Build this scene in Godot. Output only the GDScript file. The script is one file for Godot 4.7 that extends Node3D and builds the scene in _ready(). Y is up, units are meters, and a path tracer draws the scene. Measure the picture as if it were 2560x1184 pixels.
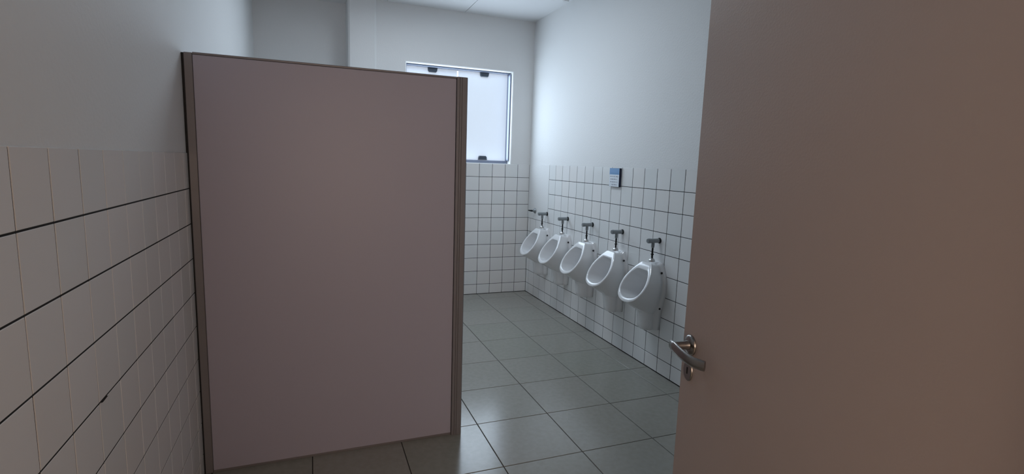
extends Node3D
# A tiled washroom seen from its doorway: stall partition, five wall urinals, frosted window, open door.
# World: x = 0 is the urinal wall (tile face), z = 0 the window wall (tile face), y = 0 the floor.

const ROOM_W := 2.843          # left wall at x = -ROOM_W
const CEIL := 3.05
const FRONT := 5.30            # inner face of the entrance wall
const PITCH := 0.153           # wall tile pitch
const ROW9 := 0.1128           # height of the lowest joint line
const TILE_TOP := 1.4898
const FT := 0.4421             # floor tile pitch
const DAY := Color(0.855, 0.93, 1.0)
const WARM := Color(1.0, 0.88, 0.79)
const TUBE := Color(0.9, 0.95, 1.0)

var rng := RandomNumberGenerator.new()
var M := {}
var names := {}
var tile_meshes := {}

# ---------------------------------------------------------------- helpers
func numbered(called: String) -> String:
	if not names.has(called):
		names[called] = 0
		return called
	names[called] += 1
	return "%s_%03d" % [called, names[called]]

func tag(o: Node, label: String, category: String, group := "", kind := "") -> Node:
	if label: o.set_meta("label", label)
	if category: o.set_meta("category", category)
	if group: o.set_meta("group", group)
	if kind: o.set_meta("kind", kind)
	return o

func thing(called: String, label: String, category: String, at := Vector3.ZERO, group := "", kind := "") -> Node3D:
	var o := Node3D.new()
	o.name = numbered(called)
	add_child(o)
	o.position = at
	tag(o, label, category, group, kind)
	return o

func part(called: String, mesh: Mesh, mat: Material, parent: Node, at := Vector3.ZERO, rot := Vector3.ZERO, label := "") -> MeshInstance3D:
	var o := MeshInstance3D.new()
	o.name = called
	o.mesh = mesh
	o.material_override = mat
	parent.add_child(o, true)
	o.position = at
	o.rotation = rot
	if label: o.set_meta("label", label)
	return o

func mat(called: String, color: Color, rough := 0.5, metal := 0.0, spec := 0.5) -> StandardMaterial3D:
	var m := StandardMaterial3D.new()
	m.resource_name = called
	m.albedo_color = color
	m.roughness = rough
	m.metallic = metal
	m.metallic_specular = spec
	M[called] = m
	return m

func noise_tex(freq: float, ramp: Array, seed_: int, oct := 4, size := 512) -> NoiseTexture2D:
	var n := FastNoiseLite.new()
	n.seed = seed_
	n.frequency = freq
	n.fractal_octaves = oct
	var t := NoiseTexture2D.new()
	t.width = size
	t.height = size
	t.seamless = true
	t.noise = n
	var g := Gradient.new()
	g.offsets = PackedFloat32Array([0.0, 1.0])
	g.colors = PackedColorArray([ramp[0], ramp[1]])
	t.color_ramp = g
	return t

func relief(m: StandardMaterial3D, freq: float, depth: float, scale: float, seed_: int) -> void:
	m.heightmap_enabled = true
	m.heightmap_texture = noise_tex(freq, [Color.BLACK, Color.WHITE], seed_)
	m.heightmap_scale = depth
	m.uv1_triplanar = true
	m.uv1_world_triplanar = true
	m.uv1_scale = Vector3.ONE * scale

func tri(st: SurfaceTool, a: Vector3, b: Vector3, c: Vector3, out_dir: Vector3) -> void:
	# front faces run clockwise: the plain cross product must point away from out_dir
	if (b - a).cross(c - a).dot(out_dir) > 0.0:
		st.add_vertex(a); st.add_vertex(c); st.add_vertex(b)
	else:
		st.add_vertex(a); st.add_vertex(b); st.add_vertex(c)

func quad(st: SurfaceTool, a: Vector3, b: Vector3, c: Vector3, d: Vector3, out_dir: Vector3) -> void:
	tri(st, a, b, c, out_dir)
	tri(st, a, c, d, out_dir)

func begin(smooth := false) -> SurfaceTool:
	var st := SurfaceTool.new()
	st.begin(Mesh.PRIMITIVE_TRIANGLES)
	st.set_smooth_group(0 if smooth else -1)
	return st

func finish(st: SurfaceTool) -> ArrayMesh:
	st.index()
	st.generate_normals()
	return st.commit()

func box(size: Vector3, bevel := 0.0) -> ArrayMesh:
	# chamfered box centred on the origin
	var st := begin()
	add_box(st, Vector3.ZERO, size, bevel)
	return finish(st)

func add_box(st: SurfaceTool, at: Vector3, size: Vector3, bevel: float) -> void:
	var h := size / 2.0
	var k := minf(bevel, minf(h.x, minf(h.y, h.z)) * 0.98)
	for ax in 3:
		for s in [-1.0, 1.0]:
			var u := (ax + 1) % 3
			var v := (ax + 2) % 3
			var q := []
			for p in [[-1, -1], [1, -1], [1, 1], [-1, 1]]:
				var w := Vector3.ZERO
				w[ax] = s * h[ax]
				w[u] = p[0] * (h[u] - k)
				w[v] = p[1] * (h[v] - k)
				q.append(at + w)
			var n := Vector3.ZERO
			n[ax] = s
			quad(st, q[0], q[1], q[2], q[3], n)
	if k <= 0.0: return
	for ax in 3:
		var u := (ax + 1) % 3
		var v := (ax + 2) % 3
		for su in [-1.0, 1.0]:
			for sv in [-1.0, 1.0]:
				var q := []
				for e in [[-1, 0], [1, 0], [1, 1], [-1, 1]]:
					var w := Vector3.ZERO
					w[ax] = e[0] * (h[ax] - k)
					w[u] = su * (h[u] - (k if e[1] == 0 else 0.0))
					w[v] = sv * (h[v] - (0.0 if e[1] == 0 else k))
					q.append(at + w)
				var n := Vector3.ZERO
				n[u] = su
				n[v] = sv
				quad(st, q[0], q[1], q[2], q[3], n)
	for sx in [-1.0, 1.0]:
		for sy in [-1.0, 1.0]:
			for sz in [-1.0, 1.0]:
				var c := Vector3(sx, sy, sz)
				tri(st, at + c * Vector3(h.x, h.y - k, h.z - k), at + c * Vector3(h.x - k, h.y, h.z - k), at + c * Vector3(h.x - k, h.y - k, h.z), c)

func span(lo: Vector3, hi: Vector3, called: String, m: Material, parent: Node, bevel := 0.0) -> MeshInstance3D:
	return part(called, box((hi - lo).abs(), bevel), m, parent, (lo + hi) / 2.0)

func rings(list: Array, cap_first := false, cap_last := false, closed := true) -> ArrayMesh:
	# list of rings (arrays of Vector3, same count); smooth skin between them, seen from outside
	var st := begin(true)
	var n: int = list[0].size()
	for i in list.size() - 1:
		var ca := centre(list[i])
		var cb := centre(list[i + 1])
		for j in (n if closed else n - 1):
			var a: Vector3 = list[i][j]
			var b: Vector3 = list[i][(j + 1) % n]
			var c: Vector3 = list[i + 1][(j + 1) % n]
			var d: Vector3 = list[i + 1][j]
			# one winding for the whole skin
			st.add_vertex(a); st.add_vertex(b); st.add_vertex(c)
			st.add_vertex(a); st.add_vertex(c); st.add_vertex(d)
	if cap_first:
		st.set_smooth_group(-1)
		var c0 := centre(list[0])
		for j in n:
			st.add_vertex(c0); st.add_vertex(list[0][(j + 1) % n]); st.add_vertex(list[0][j])
	if cap_last:
		st.set_smooth_group(-1)
		var c1 := centre(list[-1])
		for j in n:
			st.add_vertex(c1); st.add_vertex(list[-1][j]); st.add_vertex(list[-1][(j + 1) % n])
	return finish(st)

func centre(r: Array) -> Vector3:
	var c := Vector3.ZERO
	for p in r: c += p
	return c / r.size()

func flip(list: Array) -> Array:
	var out := []
	for r in list:
		var q: Array = r.duplicate()
		q.reverse()
		out.append(q)
	return out

func lathe(profile: Array, seg := 24) -> ArrayMesh:
	# profile: [radius, y] from bottom to top, turned round the y axis
	var list := []
	for p in profile:
		var r := []
		for j in seg:
			var a := TAU * j / seg
			r.append(Vector3(cos(a) * p[0], p[1], sin(a) * p[0]))
		list.append(r)
	return rings(flip(list), true, true)

func sweep(path: Array, radii: Array, seg := 14, flat := Vector2.ONE) -> ArrayMesh:
	var list := []
	var side := Vector3.ZERO
	for i in path.size():
		var d: Vector3 = (path[mini(i + 1, path.size() - 1)] - path[maxi(i - 1, 0)]).normalized()
		var up := Vector3.UP if absf(d.y) < 0.9 else Vector3.RIGHT
		side = d.cross(up).normalized()
		var w := side.cross(d).normalized()
		var r := []
		for j in seg:
			var a := TAU * j / seg
			r.append(path[i] + (side * cos(a) * flat.x + w * sin(a) * flat.y) * radii[i])
		list.append(r)
	return rings(list, true, true)

func prism(outline: Array, y0: float, y1: float, origin: Vector3) -> ArrayMesh:
	var st := begin()
	var poly := PackedVector2Array()
	var mid := Vector3.ZERO
	for p in outline:
		poly.append(Vector2(p[0], p[1]))
		mid += Vector3(p[0], 0, p[1]) / outline.size()
	for i in outline.size():
		var a := Vector3(outline[i][0], y0, outline[i][1])
		var n: Array = outline[(i + 1) % outline.size()]
		var c := Vector3(n[0], y0, n[1])
		var up := Vector3(0, y1 - y0, 0)
		var outward := (c - a).cross(Vector3.UP)
		if Geometry2D.is_polygon_clockwise(poly): outward = -outward
		quad(st, a - origin, c - origin, c + up - origin, a + up - origin, outward * -1.0)
	var idx := Geometry2D.triangulate_polygon(poly)
	for i in range(0, idx.size(), 3):
		for e in [[y0, Vector3.DOWN], [y1, Vector3.UP]]:
			var q := []
			for k in 3: q.append(Vector3(poly[idx[i + k]].x, e[0], poly[idx[i + k]].y) - origin)
			tri(st, q[0], q[1], q[2], e[1])
	return finish(st)

func tile_mesh(w: float, h: float, t: float, b: float) -> ArrayMesh:
	# face towards +z, back at z = 0, edges eased
	var key := "%.4f %.4f %.4f" % [w, h, t]
	if tile_meshes.has(key): return tile_meshes[key]
	var st := begin()
	var x := w / 2
	var y := h / 2
	var lv := [[x, y, 0.0], [x, y, t - b], [x - b, y - b, t]]
	var r := []
	for l in lv:
		r.append([Vector3(-l[0], -l[1], l[2]), Vector3(l[0], -l[1], l[2]), Vector3(l[0], l[1], l[2]), Vector3(-l[0], l[1], l[2])])
	for i in 2:
		for j in 4:
			var n := (j + 1) % 4
			var o: Vector3 = (r[i][j] + r[i][n]) * Vector3(1, 1, 0) + Vector3(0, 0, 0.001 * i)
			quad(st, r[i][j], r[i][n], r[i + 1][n], r[i + 1][j], o)
	quad(st, r[2][0], r[2][1], r[2][2], r[2][3], Vector3(0, 0, 1))
	tile_meshes[key] = finish(st)
	return tile_meshes[key]

func put_tile(parent: Node, at: Vector3, basis_: Basis, w: float, h: float, t: float, b: float, mats: Array, wobble: float) -> void:
	var o := MeshInstance3D.new()
	o.name = "tile"
	o.mesh = tile_mesh(w, h, t, b)
	o.material_override = mats[rng.randi() % mats.size()]
	parent.add_child(o, true)
	var r := Basis.from_euler(Vector3(rng.randfn(0, wobble), rng.randfn(0, wobble), 0))
	o.transform = Transform3D(basis_ * r, at)

func ring_wall(outer_lo: Vector2, outer_hi: Vector2, in_lo: Vector2, in_hi: Vector2, front: float, back: float, ease_: float) -> ArrayMesh:
	# slab in x-y with one rectangular opening, its front edge eased
	var st := begin()
	var rect := func(lo: Vector2, hi: Vector2, z: float) -> Array:
		return [Vector3(lo.x, lo.y, z), Vector3(hi.x, lo.y, z), Vector3(hi.x, hi.y, z), Vector3(lo.x, hi.y, z)]
	var e := Vector2.ONE * ease_
	var s := signf(front - back)
	var A: Array = rect.call(outer_lo, outer_hi, front)
	var B: Array = rect.call(in_lo - e, in_hi + e, front)
	var C: Array = rect.call(in_lo, in_hi, front - s * ease_)
	var D: Array = rect.call(in_lo, in_hi, back)
	var E2: Array = rect.call(outer_lo, outer_hi, back)
	var mid := Vector3((in_lo.x + in_hi.x) / 2, (in_lo.y + in_hi.y) / 2, 0)
	for j in 4:
		var n := (j + 1) % 4
		var inward: Vector3 = (mid - (C[j] + C[n]) / 2) * Vector3(1, 1, 0)
		quad(st, A[j], A[n], B[n], B[j], Vector3(0, 0, s))
		quad(st, B[j], B[n], C[n], C[j], inward.normalized() + Vector3(0, 0, s))
		quad(st, C[j], C[n], D[n], D[j], inward)
		quad(st, D[j], D[n], E2[n], E2[j], Vector3(0, 0, -s))
		quad(st, A[j], A[n], E2[n], E2[j], -inward)
	return finish(st)

func resample(pts: Array, n: int) -> Array:
	# closed polyline to n points evenly along its length, starting at pts[0]
	var total := 0.0
	var cum := [0.0]
	for i in pts.size():
		total += (pts[(i + 1) % pts.size()] - pts[i]).length()
		cum.append(total)
	var out := []
	var k := 0
	for i in n:
		var d := total * i / n
		while cum[k + 1] < d: k += 1
		var f: float = (d - cum[k]) / maxf(1e-9, cum[k + 1] - cum[k])
		out.append(pts[k].lerp(pts[(k + 1) % pts.size()], f))
	return out

func half_outline(table: Array, flat_bottom: bool) -> Array:
	# table rows [height, half width]; closed outline as Vector2(half width, height) from bottom middle, smoothed
	var c := Curve2D.new()
	var right := []
	for i in table.size():
		right.append(Vector2(table[i][1], table[i][0]))
	var pts := []
	if flat_bottom: pts.append(Vector2(0, table[0][0]))
	for i in right.size() - 1:
		var p0: Vector2 = right[maxi(i - 1, 0)]
		if i == 0 and not flat_bottom: p0 = Vector2(-right[1].x, right[1].y)
		var p3: Vector2 = right[mini(i + 2, right.size() - 1)]
		for s in 6:
			pts.append(right[i].cubic_interpolate(right[i + 1], p0, p3, s / 6.0))
	pts.append(right[-1])
	var out: Array = pts.duplicate()
	out.append(Vector2(0, table[-1][0]))
	for i in range(pts.size() - 1, 0, -1):
		out.append(Vector2(-pts[i].x, pts[i].y))
	return out

# ---------------------------------------------------------------- scene
func _ready() -> void:
	rng.seed = 20240611
	camera_and_light()
	materials()
	shell()
	window()
	partition()
	door()
	var where := ["at the end of the row closest to the open door", "second from the door end of the row", "in the middle of the row of five", "second from the tiled back wall corner", "tucked in the corner beside the tiled back wall"]
	for i in 5:
		var z := 2.455 - 0.4825 * i
		urinal(Vector3(0, 0, z), "white ceramic wall urinal " + where[i])
		flush_valve(Vector3(0, 0, z), "grey metal flush valve above the urinal " + where[i].trim_prefix("at the end of the row ").trim_prefix("tucked "))
	stop_valve()
	wall_sign()
	ceiling_fitting()
	ceiling_tube_lamp()

func camera_and_light() -> void:
	var cam := Camera3D.new()
	cam.name = "camera"
	cam.fov = 49.289
	cam.near = 0.02
	cam.position = Vector3(-2.3489, 1.4849, 5.5195)
	cam.rotation = Vector3(-0.1398, -0.3728, 0.0329)
	add_child(cam)
	cam.current = true

	var env := Environment.new()
	env.background_mode = Environment.BG_SKY
	var sky := Sky.new()
	var sm := ProceduralSkyMaterial.new()
	sm.sky_top_color = Color(0.62, 0.74, 0.9)
	sm.sky_horizon_color = Color(0.86, 0.91, 0.97)
	sm.ground_bottom_color = Color(0.42, 0.42, 0.41)
	sm.ground_horizon_color = Color(0.7, 0.73, 0.76)
	sm.sky_energy_multiplier = 1.6
	sky.sky_material = sm
	env.sky = sky
	env.tonemap_mode = Environment.TONE_MAPPER_LINEAR
	env.tonemap_exposure = 1.05
	env.sdfgi_enabled = true
	env.ssao_enabled = true
	env.ssil_enabled = true
	var we := WorldEnvironment.new()
	we.name = "world_environment"
	we.environment = env
	add_child(we)

	# daylight that the frosted panes spread into the room
	var day := AreaLight3D.new()
	day.name = "window_daylight"
	day.area_size = Vector2(1.13, 0.93)
	day.area_normalize_energy = true
	day.light_color = DAY
	day.light_energy = 1.5
	day.area_range = 20.0
	day.shadow_enabled = true
	day.position = Vector3(-0.827, 2.0, -0.112)
	day.rotation = Vector3(0, PI, 0)
	add_child(day)

	# soft light of the ceiling tube fitting over the middle of the room (fitting built in ceiling_tube_lamp)
	var tube := AreaLight3D.new()
	tube.name = "ceiling_tube_light"
	tube.area_size = Vector2(0.13, 1.2)
	tube.area_normalize_energy = true
	tube.light_color = TUBE
	tube.light_energy = 1.6
	tube.area_range = 20.0
	tube.shadow_enabled = true
	tube.position = Vector3(-1.4, CEIL - 0.085, 1.5)
	tube.rotation = Vector3(-PI / 2, 0, 0)
	add_child(tube)

func materials() -> void:
	var m := mat("paint", Color(0.90, 0.905, 0.905), 0.7)
	relief(m, 0.05, 0.06, 2.0, 3)
	mat("ceiling_paint", Color(0.91, 0.915, 0.92), 0.75)
	mat("grout", Color(0.10, 0.105, 0.11), 0.9)
	mat("floor_grout", Color(0.16, 0.15, 0.15), 0.9)
	var tones := [Color(0.915, 0.92, 0.92), Color(0.925, 0.928, 0.928), Color(0.905, 0.915, 0.915), Color(0.918, 0.918, 0.914)]
	M.tiles = []
	for i in 4:
		var t := mat("wall_tile_%d" % i, tones[i], 0.16)
		M.tiles.append(t)
	M.floors = []
	for i in 3:
		var f := mat("floor_tile_%d" % i, [Color(0.60, 0.595, 0.565), Color(0.588, 0.588, 0.555), Color(0.608, 0.6, 0.572)][i], 0.19)
		f.albedo_texture = noise_tex(0.035, [Color(0.945, 0.945, 0.94), Color(1, 1, 1)], 11 + i, 5)
		f.uv1_triplanar = true
		f.uv1_world_triplanar = true
		f.uv1_scale = Vector3.ONE * 1.3
		M.floors.append(f)
	mat("laminate", Color(0.675, 0.66, 0.715), 0.45)
	mat("profile_grey", Color(0.505, 0.49, 0.50), 0.4, 0.15)  # darker grey than the panel laminate, shared by its edge profiles
	mat("dark_gap_strip", Color(0.05, 0.05, 0.055), 0.7)  # near black that stands in for a shaded gap
	var d := mat("door_paint", Color(0.725, 0.675, 0.655), 0.42)
	relief(d, 0.09, 0.02, 3.0, 8)
	mat("trim", Color(0.66, 0.6, 0.57), 0.45)
	mat("chrome", Color(0.78, 0.78, 0.78), 0.13, 1.0)
	mat("satin_metal", Color(0.62, 0.61, 0.6), 0.26, 1.0)
	mat("valve_metal", Color(0.56, 0.58, 0.59), 0.36, 0.6)
	mat("dark_metal", Color(0.12, 0.125, 0.13), 0.4, 0.4)
	mat("ceramic", Color(0.91, 0.915, 0.92), 0.10, 0.0, 0.6)
	mat("screw_cap", Color(0.08, 0.09, 0.1), 0.45)
	mat("aluminium", Color(0.5, 0.53, 0.6), 0.45, 0.4)
	mat("clamp", Color(0.3, 0.33, 0.37), 0.4, 0.5)
	var p := mat("frosted_glass", Color(0.85, 0.9, 0.95), 0.35)
	p.emission_enabled = true
	p.emission = Color(0.88, 0.91, 0.955)
	p.emission_energy_multiplier = 0.42
	mat("keyhole", Color(0.02, 0.02, 0.02), 0.8)
	mat("sign_edge", Color(0.09, 0.13, 0.27), 0.4)
	mat("plastic", Color(0.88, 0.89, 0.89), 0.4)
	mat("corridor_paint", Color(0.88, 0.84, 0.78), 0.7)

# ---------------------------------------------------------------- the room itself
func structure(called: String, label: String, category: String) -> Node3D:
	return thing(called, label, category, Vector3.ZERO, "", "structure")

func shell() -> void:
	# ---- floor
	var fl := structure("floor", "grey glazed floor of large square tiles with dark joints", "floor")
	span(Vector3(-4.4, -0.15, -0.7), Vector3(0.3, -0.004, 7.4), "bed", M.floor_grout, fl)
	var bas := Basis(Vector3.RIGHT, -PI / 2)
	var gap := 0.004
	var x0 := -1.486
	var z0 := 2.8622
	for i in range(-4, 4):
		for j in range(-8, 6):
			var xa := maxf(x0 + i * FT, -ROOM_W) + gap / 2
			var xb := minf(x0 + (i + 1) * FT, 0.0) - gap / 2
			var za := maxf(z0 + j * FT, -0.30 if x0 + i * FT < -1.99 else 0.0) + gap / 2
			var zb := minf(z0 + (j + 1) * FT, FRONT + 0.12) - gap / 2
			if xb - xa < 0.01 or zb - za < 0.01: continue
			put_tile(fl, Vector3((xa + xb) / 2, -0.008, (za + zb) / 2), bas, xb - xa, zb - za, 0.008, 0.0015, M.floors, 0.0006)
	# corridor floor beyond the door
	span(Vector3(-4.3, -0.006, FRONT + 0.125), Vector3(0.2, 0.0, 7.2), "corridor_screed", M.floors[0], fl)

	# ---- ceiling
	var ce := structure("ceiling", "white boarded ceiling with a fine open joint", "ceiling")
	span(Vector3(-4.4, CEIL + 0.02, -0.7), Vector3(0.3, CEIL + 0.15, 7.4), "slab", M.keyhole, ce)
	for i in 6:
		span(Vector3(-0.802 * (i + 1) + (0.15 if i == 5 else 0.0), CEIL, -0.68), Vector3(-0.802 * i - 0.004 + (0.3 if i == 0 else 0.0), CEIL + 0.02, 7.3), "board", M.ceiling_paint, ce, 0.002)

	# ---- urinal wall
	var wr := structure("wall_right", "white painted wall with tiled dado behind the urinals", "wall")
	span(Vector3(0.004, 0, -0.66), Vector3(0.17, CEIL + 0.02, 7.4), "plaster", M.paint, wr)
	span(Vector3(0.0013, 0, 0), Vector3(0.006, TILE_TOP - 0.002, FRONT), "grout_bed", M.grout, wr)
	var zr := 0.5372
	var rb := Basis(Vector3.UP, -PI / 2)
	var g := 0.0042
	var gh := 0.0042
	var far := begin()
	for k in range(-4, 32):
		for r in 10:
			var za := maxf(zr + k * PITCH, 0.001) + g / 2
			var zb := minf(zr + (k + 1) * PITCH, FRONT) - g / 2
			var ya := 0.004 if r == 0 else ROW9 + (r - 1) * PITCH + gh / 2
			var yb := ROW9 + r * PITCH - gh / 2
			if zb - za < 0.01: continue
			if k < 0 and r >= 6: continue          # plastered over, see patch
			if k < 22:
				put_tile(wr, Vector3(0.0045, (ya + yb) / 2, (za + zb) / 2), rb, zb - za, yb - ya, 0.0045, 0.0012, M.tiles, 0.0015)
			else:
				add_box(far, Vector3(0.00225, (ya + yb) / 2, (za + zb) / 2), Vector3(0.0045, yb - ya, zb - za), 0.0)
	part("remaining_tile", finish(far), M.tiles[0], wr).set_meta("kind", "stuff")
	span(Vector3(-0.0005, ROW9 + 5 * PITCH + 0.002, 0.0), Vector3(0.006, TILE_TOP, zr - 0.0015), "plaster_patch", M.paint, wr)

	# ---- left wall
	var wl := structure("wall_left", "white painted wall with tiled dado running into the partition", "wall")
	span(Vector3(-ROOM_W - 0.17, 0, -0.66), Vector3(-ROOM_W - 0.004, CEIL + 0.02, FRONT + 0.125), "plaster", M.paint, wl)
	span(Vector3(-ROOM_W - 0.006, 0, 0), Vector3(-ROOM_W - 0.0013, TILE_TOP - 0.004, FRONT), "grout_bed", M.grout, wl)
	var lb := Basis(Vector3.UP, PI / 2)
	var hid := begin()
	var yp := 0.1545
	var zp := 0.1493
	g = 0.0034
	for k in range(-7, 30):
		for r in 10:
			var zb := minf(4.3465 - k * zp, FRONT) - g / 2
			var za := maxf(4.3465 - (k + 1) * zp, 0.0) + g / 2
			var top := 1.3355 + yp * 1.0
			var yb := top - r * yp - gh / 2
			var ya := maxf(top - (r + 1) * yp, 0.0) + gh / 2
			if zb - za < 0.01 or yb - ya < 0.01: continue
			if zb > 2.9:
				put_tile(wl, Vector3(-ROOM_W - 0.0045, (ya + yb) / 2, (za + zb) / 2), lb, zb - za, yb - ya, 0.0045, 0.0012, M.tiles, 0.0015)
			else:
				add_box(hid, Vector3(-ROOM_W - 0.00225, (ya + yb) / 2, (za + zb) / 2), Vector3(0.0045, yb - ya, zb - za), 0.0)
	part("remaining_tile", finish(hid), M.tiles[0], wl).set_meta("kind", "stuff")
	# chipped tile edge where the joint filler shows
	var chip := [[-0.024, -0.0015], [-0.012, 0.0035], [0.006, 0.005], [0.019, 0.0045], [0.024, 0.0], [0.01, -0.003]]
	var ch := begin()
	for i in range(1, chip.size() - 1):
		tri(ch, Vector3(0.0003, chip[0][1], chip[0][0]), Vector3(0.0003, chip[i][1], chip[i][0]), Vector3(0.0003, chip[i + 1][1], chip[i + 1][0]), Vector3.RIGHT)
	part("chipped_edge", finish(ch), M.grout, wl, Vector3(-ROOM_W, 0.8695, 4.016))

	g = 0.004
	# ---- window wall
	var wb := structure("wall_back", "white wall with tiled dado around the frosted window", "wall")
	part("plaster", ring_wall(Vector2(-1.80, 0.0), Vector2(0.17, CEIL + 0.02), Vector2(-1.414, 1.488), Vector2(-0.24, 2.492), -0.004, -0.23, 0.008), M.paint, wb)
	span(Vector3(-1.72, 0, -0.006), Vector3(0.002, 1.484, -0.0013), "grout_bed", M.grout, wb)
	for c in 12:
		for r in 10:
			var xb := (0.0 if c == 0 else -(0.1463 + (c - 1) * PITCH)) - g / 2
			var xa := maxf(-(0.1463 + c * PITCH), -1.717) + g / 2
			var ya := 0.004 if r == 0 else ROW9 + (r - 1) * PITCH + gh / 2
			var yb := minf(ROW9 + r * PITCH, 1.4865) - gh / 2
			if xb - xa < 0.01: continue
			put_tile(wb, Vector3((xa + xb) / 2, (ya + yb) / 2, -0.0045), Basis.IDENTITY, xb - xa, yb - ya, 0.0045, 0.0012, M.tiles, 0.0015)
	span(Vector3(-1.984, 0, -0.56), Vector3(-1.717, CEIL + 0.02, 0.028), "pier", M.paint, wb, 0.016)
	var al := structure("wall_alcove", "white wall at the back of the shallow alcove behind the partition", "wall")
	span(Vector3(-3.0, 0, -0.70), Vector3(-1.80, CEIL + 0.02, -0.30), "plaster", M.paint, al)

	# ---- entrance wall and the corridor behind the camera
	var wf := structure("wall_front", "white entrance wall around the doorway", "wall")
	part("plaster", ring_wall(Vector2(-4.3, -0.004), Vector2(-1.5, CEIL + 0.02), Vector2(-2.58, -0.003), Vector2(-1.62, 2.14), FRONT, FRONT + 0.12, 0.0), M.paint, wf)
	span(Vector3(-1.5, -0.004, FRONT), Vector3(0.17, CEIL + 0.02, FRONT + 0.12), "plaster", M.paint, wf)
	var co := structure("wall_corridor", "warm white corridor wall behind the doorway", "wall")
	span(Vector3(-4.4, 0, 7.2), Vector3(-1.4, CEIL + 0.02, 7.35), "plaster", M.corridor_paint, co)
	span(Vector3(-4.42, 0, FRONT + 0.12), Vector3(-4.27, CEIL + 0.02, 7.36), "plaster", M.corridor_paint, co)
	span(Vector3(-1.5, 0, FRONT + 0.12), Vector3(-1.38, CEIL + 0.02, 7.36), "plaster", M.corridor_paint, co)
	corridor_window()

func corridor_window() -> void:
	# the corridor is lit from its own frosted window opposite the doorway
	var w := structure("window_2", "frosted window of the corridor opposite the doorway", "window")
	var z := 7.2
	span(Vector3(-3.25, 0.85, z - 0.03), Vector3(-1.55, 0.90, z), "frame", M.aluminium, w, 0.002)
	span(Vector3(-3.25, 2.30, z - 0.03), Vector3(-1.55, 2.35, z), "frame", M.aluminium, w, 0.002)
	span(Vector3(-3.25, 0.90, z - 0.03), Vector3(-3.20, 2.30, z), "frame", M.aluminium, w, 0.002)
	span(Vector3(-1.60, 0.90, z - 0.03), Vector3(-1.55, 2.30, z), "frame", M.aluminium, w, 0.002)
	var glow := StandardMaterial3D.new()
	glow.resource_name = "corridor_glass_glow"
	glow.albedo_color = Color(0.9, 0.88, 0.85)
	glow.roughness = 0.35
	glow.emission_enabled = true
	glow.emission = WARM
	glow.emission_energy_multiplier = 0.5
	span(Vector3(-3.20, 0.90, z - 0.015), Vector3(-1.60, 2.30, z - 0.007), "pane", glow, w)
	var l := AreaLight3D.new()
	l.name = "corridor_daylight"
	l.area_size = Vector2(1.6, 1.4)
	l.area_normalize_energy = true
	l.light_color = WARM
	l.light_energy = 3.0
	l.area_range = 20.0
	l.shadow_enabled = true
	l.position = Vector3(-2.4, 1.6, z - 0.04)
	add_child(l)

# ---------------------------------------------------------------- window
func clamp_mesh(flip_: float) -> ArrayMesh:
	# short trapezoid fitting that grips the glass edge
	var ring := func(z: float, k: float) -> Array:
		var o := []
		for p in [[-0.052, 0.022], [-0.048, -0.012], [-0.036, -0.024], [0.036, -0.024], [0.048, -0.012], [0.052, 0.022]]:
			o.append(Vector3(p[0] * k, p[1] * flip_ * k, z))
		if flip_ > 0: o.reverse()
		return o
	var st := begin()
	var l := [ring.call(-0.004, 1.0), ring.call(0.018, 1.0), ring.call(0.022, 0.9)]
	for i in 2:
		for j in 6:
			var n := (j + 1) % 6
			var o: Vector3 = l[i][j] + l[i][n] + Vector3(0, 0, 0.02 * i)
			quad(st, l[i][j], l[i][n], l[i + 1][n], l[i + 1][j], o)
	for j in range(1, 5):
		tri(st, l[2][0], l[2][j], l[2][j + 1], Vector3(0, 0, 1))
		tri(st, l[0][0], l[0][j], l[0][j + 1], Vector3(0, 0, -1))
	return finish(st)

func window() -> void:
	var w := structure("window_1", "frosted two pane window with slim frame set in the tiled wall", "window")
	w.position.z = -0.135
	span(Vector3(-1.414, 1.488, -0.025), Vector3(-0.24, 1.520, 0.03), "frame", M.aluminium, w, 0.002)
	span(Vector3(-1.414, 2.477, -0.025), Vector3(-0.24, 2.492, 0.06), "frame", M.aluminium, w, 0.002)
	span(Vector3(-1.414, 1.520, -0.025), Vector3(-1.399, 2.477, 0.06), "frame", M.aluminium, w, 0.002)
	span(Vector3(-0.255, 1.520, -0.025), Vector3(-0.24, 2.477, 0.09), "frame", M.aluminium, w, 0.002)
	span(Vector3(-1.399, 1.518, -0.012), Vector3(-0.842, 2.478, -0.004), "pane", M.frosted_glass, w, 0.001)
	span(Vector3(-0.830, 1.518, -0.002), Vector3(-0.260, 2.478, 0.006), "pane", M.frosted_glass, w, 0.001)
	var up := clamp_mesh(1.0)
	var down := clamp_mesh(-1.0)
	part("clamp", up, M.clamp, w, Vector3(-1.115, 2.455, 0))
	part("clamp", up, M.clamp, w, Vector3(-0.535, 2.455, 0.008))
	part("clamp", down, M.clamp, w, Vector3(-0.535, 1.545, 0.008))
	part("clamp", down, M.clamp, w, Vector3(-1.115, 1.545, 0))

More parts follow.
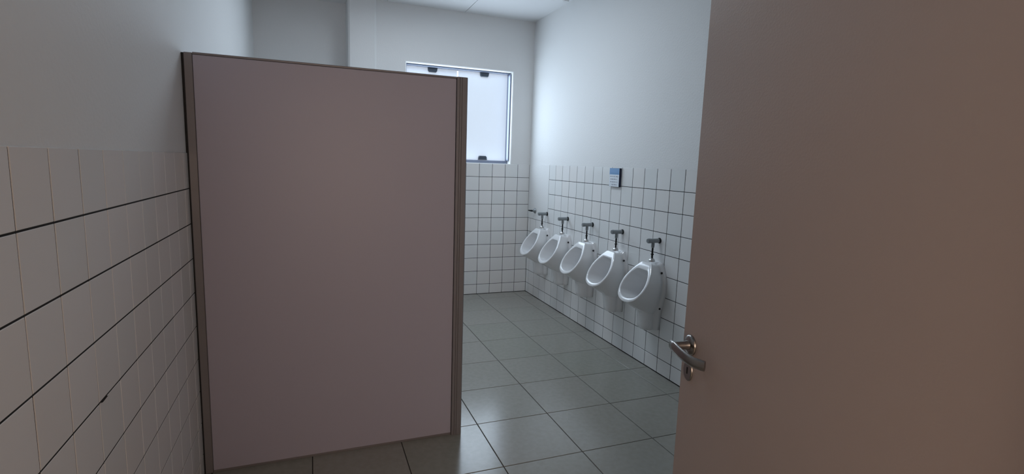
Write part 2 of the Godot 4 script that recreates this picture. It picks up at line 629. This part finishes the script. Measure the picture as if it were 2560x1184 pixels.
# ---------------------------------------------------------------- stall partition
func partition() -> void:
	var z := 2.93
	var t := thing("stall_partition", "greyish laminate stall partition standing out from the tiled wall", "partition", Vector3(-2.22, 0, z - 0.02), "", "thing")
	var L := Vector3(-2.22, 0, z - 0.02)
	var rel := func(lo: Vector3, hi: Vector3, called: String, m: Material, bevel: float) -> void:
		span(lo - L, hi - L, called, m, t, bevel)
	rel.call(Vector3(-2.804, 0.014, z - 0.036), Vector3(-1.661, 1.898, z), "panel", M.laminate, 0.002)
	rel.call(Vector3(-2.8375, 0.0, z - 0.034), Vector3(-2.8055, 1.906, z - 0.004), "wall_channel", M.profile_grey, 0.002)  # darker grey paints in the shade along the wall side of the laminate
	rel.call(Vector3(-2.8465, 0.0, z - 0.030), Vector3(-2.8370, 1.904, z - 0.007), "dark_gap_strip", M.dark_gap_strip, 0.0)  # black strip painted in place of the dark gap between partition and wall
	# grooved end profile: outline in x-z, drawn up to its height
	var f := z + 0.006
	var b := z - 0.05
	var line := [[-1.6585, b], [-1.6585, f], [-1.645, f], [-1.6435, f - 0.003], [-1.642, f], [-1.634, f], [-1.6325, f - 0.003], [-1.631, f], [-1.608, f], [-1.603, f - 0.005], [-1.603, b]]
	part("end_post", prism(line, 0.0, 1.908, L), M.profile_grey, t, Vector3.ZERO, Vector3.ZERO, "grey grooved end profile")
	rel.call(Vector3(-2.8045, 1.8985, z - 0.038), Vector3(-1.6595, 1.908, z + 0.001), "top_cap", M.profile_grey, 0.002)
	rel.call(Vector3(-2.8045, 0.0, z - 0.034), Vector3(-1.6595, 0.0135, z - 0.006), "floor_channel", M.profile_grey, 0.001)

# ---------------------------------------------------------------- door
func door() -> void:
	var fr := structure("trim_1", "beige door frame lining the entrance opening", "door frame")
	span(Vector3(-2.58, 0, FRONT - 0.01), Vector3(-2.545, 2.14, FRONT + 0.13), "jamb", M.trim, fr, 0.002)
	span(Vector3(-1.655, 0, FRONT - 0.01), Vector3(-1.62, 2.14, FRONT + 0.13), "jamb", M.trim, fr, 0.002)
	span(Vector3(-2.58, 2.105, FRONT - 0.01), Vector3(-1.62, 2.14, FRONT + 0.13), "head", M.trim, fr, 0.002)
	# leaf frame: origin at the hinge edge of its camera-side face, local x towards the latch, z out of that face
	var d := structure("door_1", "beige painted door standing open with a metal lever handle", "door")
	var ang := deg_to_rad(12.0)
	var ax := Vector3(sin(ang), 0, -cos(ang))
	var az := Vector3(-cos(ang), 0, -sin(ang))
	d.transform = Transform3D(Basis(ax, Vector3.UP, az), Vector3(-1.622, 0, 5.278))
	var W := 0.82
	span(Vector3(0, 0.012, -0.035), Vector3(W, 2.095, 0), "leaf", M.door_paint, d, 0.0015)
	for y in [0.25, 1.05, 1.85]:
		part("hinge", lathe([[0.006, -0.04], [0.006, 0.04]], 12), M.satin_metal, d, Vector3(-0.006, y, -0.002))
	var hx := W - 0.041
	var hy := 1.047
	var h := Node3D.new()
	h.name = "lever_handle"
	d.add_child(h)
	h.position = Vector3(hx, hy, 0)
	h.set_meta("label", "satin metal lever handle on a round rose")
	part("rose", lathe([[0.0262, 0.0], [0.0262, 0.004], [0.0225, 0.008], [0.015, 0.0095]], 36), M.satin_metal, h, Vector3.ZERO, Vector3(PI / 2, 0, 0))
	part("neck", lathe([[0.013, 0.008], [0.0105, 0.018], [0.0105, 0.046]], 24), M.satin_metal, h, Vector3.ZERO, Vector3(PI / 2, 0, 0))
	var path := [Vector3(0.0125, 0.001, 0.047), Vector3(0.008, 0.0008, 0.05), Vector3(-0.01, 0.0, 0.051), Vector3(-0.03, -0.002, 0.0515), Vector3(-0.055, -0.004, 0.0515), Vector3(-0.08, -0.005, 0.050), Vector3(-0.1, -0.006, 0.045), Vector3(-0.116, -0.006, 0.036), Vector3(-0.122, -0.006, 0.031)]
	part("lever", sweep(path, [0.006, 0.0120, 0.0140, 0.0138, 0.0135, 0.013, 0.013, 0.013, 0.0125], 18, Vector2(0.5, 1.0)), M.satin_metal, h)
	var e := Node3D.new()
	e.name = "key_escutcheon"
	d.add_child(e)
	e.position = Vector3(hx + 0.001, hy - 0.068, 0)
	var oval := func(k: float, zz: float) -> Array:
		var r := []
		for j in 32:
			var a := TAU * j / 32
			r.append(Vector3(cos(a) * 0.0205 * k, sin(a) * 0.0265 * k, zz))
		return r
	part("plate", rings(flip([oval.call(1.0, 0.0), oval.call(1.0, 0.003), oval.call(0.9, 0.0048)]), true, true), M.satin_metal, e)
	span(Vector3(-0.0025, -0.008, 0.0045), Vector3(0.0025, 0.009, 0.0053), "keyhole", M.keyhole, e)

# ---------------------------------------------------------------- urinals
var urinal_proto: Node3D

func urinal(at: Vector3, label: String) -> void:
	var t: Node3D
	if urinal_proto:
		t = urinal_proto.duplicate()
		t.name = numbered("urinal")
		add_child(t)
		t.position = at
		t.set_meta("label", label)
		return
	t = thing("urinal", label, "urinal", at, "white wall urinals in a row")
	urinal_proto = t
	var N := 72
	var B := Vector3(-0.28, 0.54, 0)
	var T := Vector3(-0.10, 0.815, 0)
	var up := (T - B).normalized()
	var nrm := Vector3(-up.y, up.x, 0)      # out of the opening, towards the room
	var outer := resample(half_outline([[0.0, 0.0], [0.006, 0.045], [0.021, 0.082], [0.045, 0.112], [0.1, 0.139], [0.15, 0.1455], [0.195, 0.139], [0.27, 0.104], [0.322, 0.066], [0.329, 0.055]], false), N)
	var inner := resample(half_outline([[0.031, 0.0], [0.036, 0.04], [0.05, 0.079], [0.064, 0.097], [0.09, 0.115], [0.13, 0.1235], [0.156, 0.1225], [0.19, 0.114], [0.227, 0.097], [0.262, 0.068], [0.272, 0.05]], false), N)
	var wall := resample(half_outline([[0.43, 0.055], [0.45, 0.07], [0.49, 0.088], [0.585, 0.113], [0.66, 0.119], [0.714, 0.112], [0.782, 0.083], [0.815, 0.066], [0.821, 0.058]], true), N)
	var on_plane := func(o: Array, lift: float, k: float) -> Array:
		var r := []
		var mid := Vector2(0, 0.16)
		for p in o:
			var q: Vector2 = mid + (p - mid) * k
			r.append(B + up * q.y + Vector3(0, 0, q.x) + nrm * lift)
		return r
	var on_wall := func(x: float, inset: float) -> Array:
		var r := []
		var mid := Vector2(0, 0.63)
		for p in wall:
			var d: Vector2 = p - mid
			var q: Vector2 = mid + d * (1.0 - inset / maxf(d.length(), 0.01))
			r.append(Vector3(x, minf(q.y, 0.821), q.x))
		return r
	# outside skin from the wall flange to the rim, over the rim, down into the bowl
	var W: Array = on_wall.call(-0.034, 0.016)
	var R: Array = on_plane.call(outer, -0.008, 0.998)
	var list := [on_wall.call(-0.0003, 0.0), on_wall.call(-0.014, 0.0), on_wall.call(-0.020, 0.003), on_wall.call(-0.026, 0.012), W]
	for i in range(1, 10):
		var f := i / 10.0
		var r := []
		for j in N:
			var p: Vector3 = W[j].lerp(R[j], f)
			var low := clampf((0.62 - p.y) / 0.2, 0.0, 1.0)
			var swell := sin(PI * pow(f, 0.75))
			p.z += signf(p.z) * swell * 0.016 * clampf(absf(p.z) / 0.05, 0, 1) * clampf((0.79 - p.y) / 0.1, 0, 1)
			p.y -= swell * 0.03 * low
			p.x -= swell * 0.012 * low
			r.append(p)
		list.append(r)
	list.append(R)
	# crowned rim with tight edges
	list.append(on_plane.call(outer, -0.004, 1.0))
	list.append(on_plane.call(outer, -0.0012, 0.992))
	var O0: Array = on_plane.call(outer, 0.0, 0.978)
	var I0: Array = on_plane.call(inner, 0.0, 1.018)
	list.append(O0)
	for f in [0.3, 0.6, 0.85]:
		var lip := []
		for j in N: lip.append(O0[j].lerp(I0[j], f) + nrm * (0.0022 * sin(PI * f)))
		list.append(lip)
	list.append(I0)
	list.append(on_plane.call(inner, -0.0015, 1.0))
	list.append(on_plane.call(inner, -0.005, 0.992))
	var I1: Array = on_plane.call(inner, -0.014, 0.985)
	list.append(I1)
	# bowl: shrink towards a back point inside the body
	var deep := Vector3(-0.045, 0.615, 0)
	for s in [[0.3, 0.985], [0.6, 0.96], [0.86, 0.92], [0.95, 0.88], [0.99, 0.78], [1.0, 0.5], [1.0, 0.1]]:
		var c := centre(I1).lerp(deep, s[0])
		var r := []
		for j in N:
			var d: Vector3 = I1[j] - centre(I1)
			var flatd := Vector3(d.x * (1.0 - 0.8 * s[0]), d.y, d.z)
			r.append(c + flatd * s[1])
		list.append(r)
	part("bowl", rings(flip(list), false, true), M.ceramic, t)
	# outlet foot below the bowl, fluted at the sides
	var prof := [[0.0, 0.074], [-0.028, 0.072], [-0.040, 0.060], [-0.048, 0.0545], [-0.058, 0.060], [-0.085, 0.064], [-0.108, 0.054], [-0.120, 0.032], [-0.124, 0.0]]
	var foot := []
	for lv in [[0.322, 0.92], [0.326, 0.97], [0.36, 1.0], [0.42, 1.06], [0.48, 1.16], [0.53, 1.22]]:
		var r := []
		for p in prof: r.append(Vector3(p[0] * lv[1], lv[0], p[1] * lv[1]))
		for i in range(prof.size() - 2, -1, -1): r.append(Vector3(prof[i][0] * lv[1], lv[0], -prof[i][1] * lv[1]))
		foot.append(r)
	part("outlet_foot", rings(flip(foot), true, true), M.ceramic, t)
	for s in [-1.0, 1.0]:
		part("fixing_screw", lathe([[0.0085, 0.0], [0.0085, 0.003], [0.005, 0.005]], 14), M.screw_cap, t, Vector3(-0.032, 0.752, s * 0.091), Vector3(s * PI / 2, 0, 0), "dark screw cap")
		part("fixing_screw", lathe([[0.008, 0.0], [0.008, 0.003], [0.005, 0.005]], 14), M.screw_cap, t, Vector3(-0.022, 0.487, s * 0.084), Vector3(s * PI / 2, 0, 0), "dark screw cap")

var valve_proto: Node3D

func flush_valve(at: Vector3, label: String) -> void:
	var t: Node3D
	if valve_proto:
		t = valve_proto.duplicate()
		t.name = numbered("flush_valve")
		add_child(t)
		t.position = at
		t.set_meta("label", label)
		return
	t = thing("flush_valve", label, "valve", at, "flush valves above the urinals")
	valve_proto = t
	var y := 0.972
	var out := Vector3(0, 0, PI / 2)
	part("wall_flange", lathe([[0.021, 0.0], [0.021, 0.004], [0.0175, 0.010]], 28), M.dark_metal, t, Vector3(-0.0005, y, 0), out, "dark wall flange")
	part("valve_body", lathe([[0.0155, 0.009], [0.0165, 0.014], [0.0165, 0.078], [0.0155, 0.082]], 28), M.valve_metal, t, Vector3(0, y, 0), out)
	part("push_button", lathe([[0.0175, 0.081], [0.018, 0.085], [0.018, 0.098], [0.015, 0.104]], 28), M.valve_metal, t, Vector3(0, y, 0), out)
	part("outlet", lathe([[0.007, -0.052], [0.0115, -0.047], [0.0125, -0.030], [0.0115, -0.012]], 22), M.valve_metal, t, Vector3(-0.056, y, 0))
	part("flush_pipe", lathe([[0.0068, 0.845], [0.0068, 0.925]], 18), M.dark_metal, t, Vector3(-0.056, 0, 0))
	part("nut", lathe([[0.009, 0.868], [0.0115, 0.870], [0.0115, 0.876], [0.009, 0.878]], 6), M.dark_metal, t, Vector3(-0.056, 0, 0))
	part("spud_cover", lathe([[0.0235, 0.8195], [0.024, 0.824], [0.0225, 0.831], [0.018, 0.838], [0.0125, 0.8425], [0.008, 0.846]], 32), M.chrome, t, Vector3(-0.056, 0, 0), Vector3.ZERO, "polished chrome bell over the inlet")

func stop_valve() -> void:
	var t := thing("stop_valve", "small dark metal stop valve on the wall near the corner", "valve", Vector3(0, 0.975, 0.205))
	var out := Vector3(0, 0, PI / 2)
	part("wall_flange", lathe([[0.030, 0.0], [0.029, 0.004], [0.022, 0.014], [0.013, 0.022]], 28), M.valve_metal, t, Vector3(-0.001, 0, 0), out)
	part("stem", lathe([[0.011, 0.02], [0.010, 0.045]], 20), M.valve_metal, t, Vector3.ZERO, out)
	part("handle", sweep([Vector3(-0.036, 0, 0.0), Vector3(-0.05, 0.001, 0.0), Vector3(-0.066, 0.003, -0.002), Vector3(-0.084, 0.006, -0.006)], [0.013, 0.0125, 0.009, 0.006], 14, Vector2(1.0, 0.8)), M.dark_metal, t)

# ---------------------------------------------------------------- sign, ceiling fitting
func wall_sign() -> void:
	var t := thing("wall_sign", "small blue and white notice with dark blue edges on the tiles", "sign", Vector3(-0.0005, 1.405, 1.832))
	span(Vector3(-0.020, -0.076, -0.074), Vector3(0.0, 0.076, 0.074), "backing", M.sign_edge, t, 0.001)
	# printed face: blue heading over rows of small dark words too fine to read
	var img := Image.create(256, 256, false, Image.FORMAT_RGB8)
	img.fill(Color(0.86, 0.89, 0.92))
	img.fill_rect(Rect2i(0, 0, 256, 88), Color(0.36, 0.56, 0.76))
	img.fill_rect(Rect2i(30, 66, 200, 9), Color(0.28, 0.5, 0.68))
	var r := RandomNumberGenerator.new()
	r.seed = 5
	var rows := [[108, 16, 240], [146, 34, 214], [184, 30, 228], [222, 62, 196]]
	for row in rows:
		var x: int = row[1]
		while x < row[2]:
			var w := r.randi_range(16, 40)
			var stop: int = mini(x + w, row[2])
			var c := x
			while c < stop - 4:
				img.fill_rect(Rect2i(c, row[0] + r.randi_range(0, 2), 5, r.randi_range(10, 14)), Color(0.3, 0.33, 0.4))
				c += 7
			x += w + 9
	var m := StandardMaterial3D.new()
	m.resource_name = "sign_print"
	m.albedo_texture = ImageTexture.create_from_image(img)
	m.roughness = 0.35
	var pm := PlaneMesh.new()
	pm.size = Vector2(0.146, 0.15)
	pm.orientation = PlaneMesh.FACE_Z
	part("printed_face", pm, m, t, Vector3(-0.0206, 0, 0), Vector3(0, -PI / 2, 0), "blue heading over rows of small print")

func ceiling_tube_lamp() -> void:
	# lit tube fitting just above the frame; its light reaches rims, walls and floor from overhead
	var t := thing("ceiling_tube_lamp", "white twin tube lamp fixed under the ceiling over the washroom", "lamp", Vector3(-1.4, CEIL, 1.5))
	span(Vector3(-0.075, -0.045, -0.64), Vector3(0.075, 0.0, 0.64), "housing", M.plastic, t, 0.006)
	var glow := StandardMaterial3D.new()
	glow.resource_name = "tube_glow"
	glow.albedo_color = Color(0.95, 0.96, 0.97)
	glow.emission_enabled = true
	glow.emission = TUBE
	glow.emission_energy_multiplier = 2.0
	for x in [-0.04, 0.04]:
		part("tube", lathe([[0.013, -0.6], [0.013, 0.6]], 16), glow, t, Vector3(x, -0.062, 0), Vector3(PI / 2, 0, 0))
		for s in [-1.0, 1.0]:
			part("end_cap", box(Vector3(0.03, 0.045, 0.02), 0.003), M.plastic, t, Vector3(x, -0.06, s * 0.61))

func ceiling_fitting() -> void:
	var t := thing("ceiling_lamp_holder", "small round white lamp holder on the ceiling edge above the urinals", "lamp holder", Vector3(-0.078, CEIL, 0.90))
	part("base", lathe([[0.050, -0.010], [0.055, -0.006], [0.055, 0.0]], 36), M.plastic, t)
	part("socket", lathe([[0.026, -0.034], [0.030, -0.030], [0.036, -0.010]], 30), M.plastic, t)
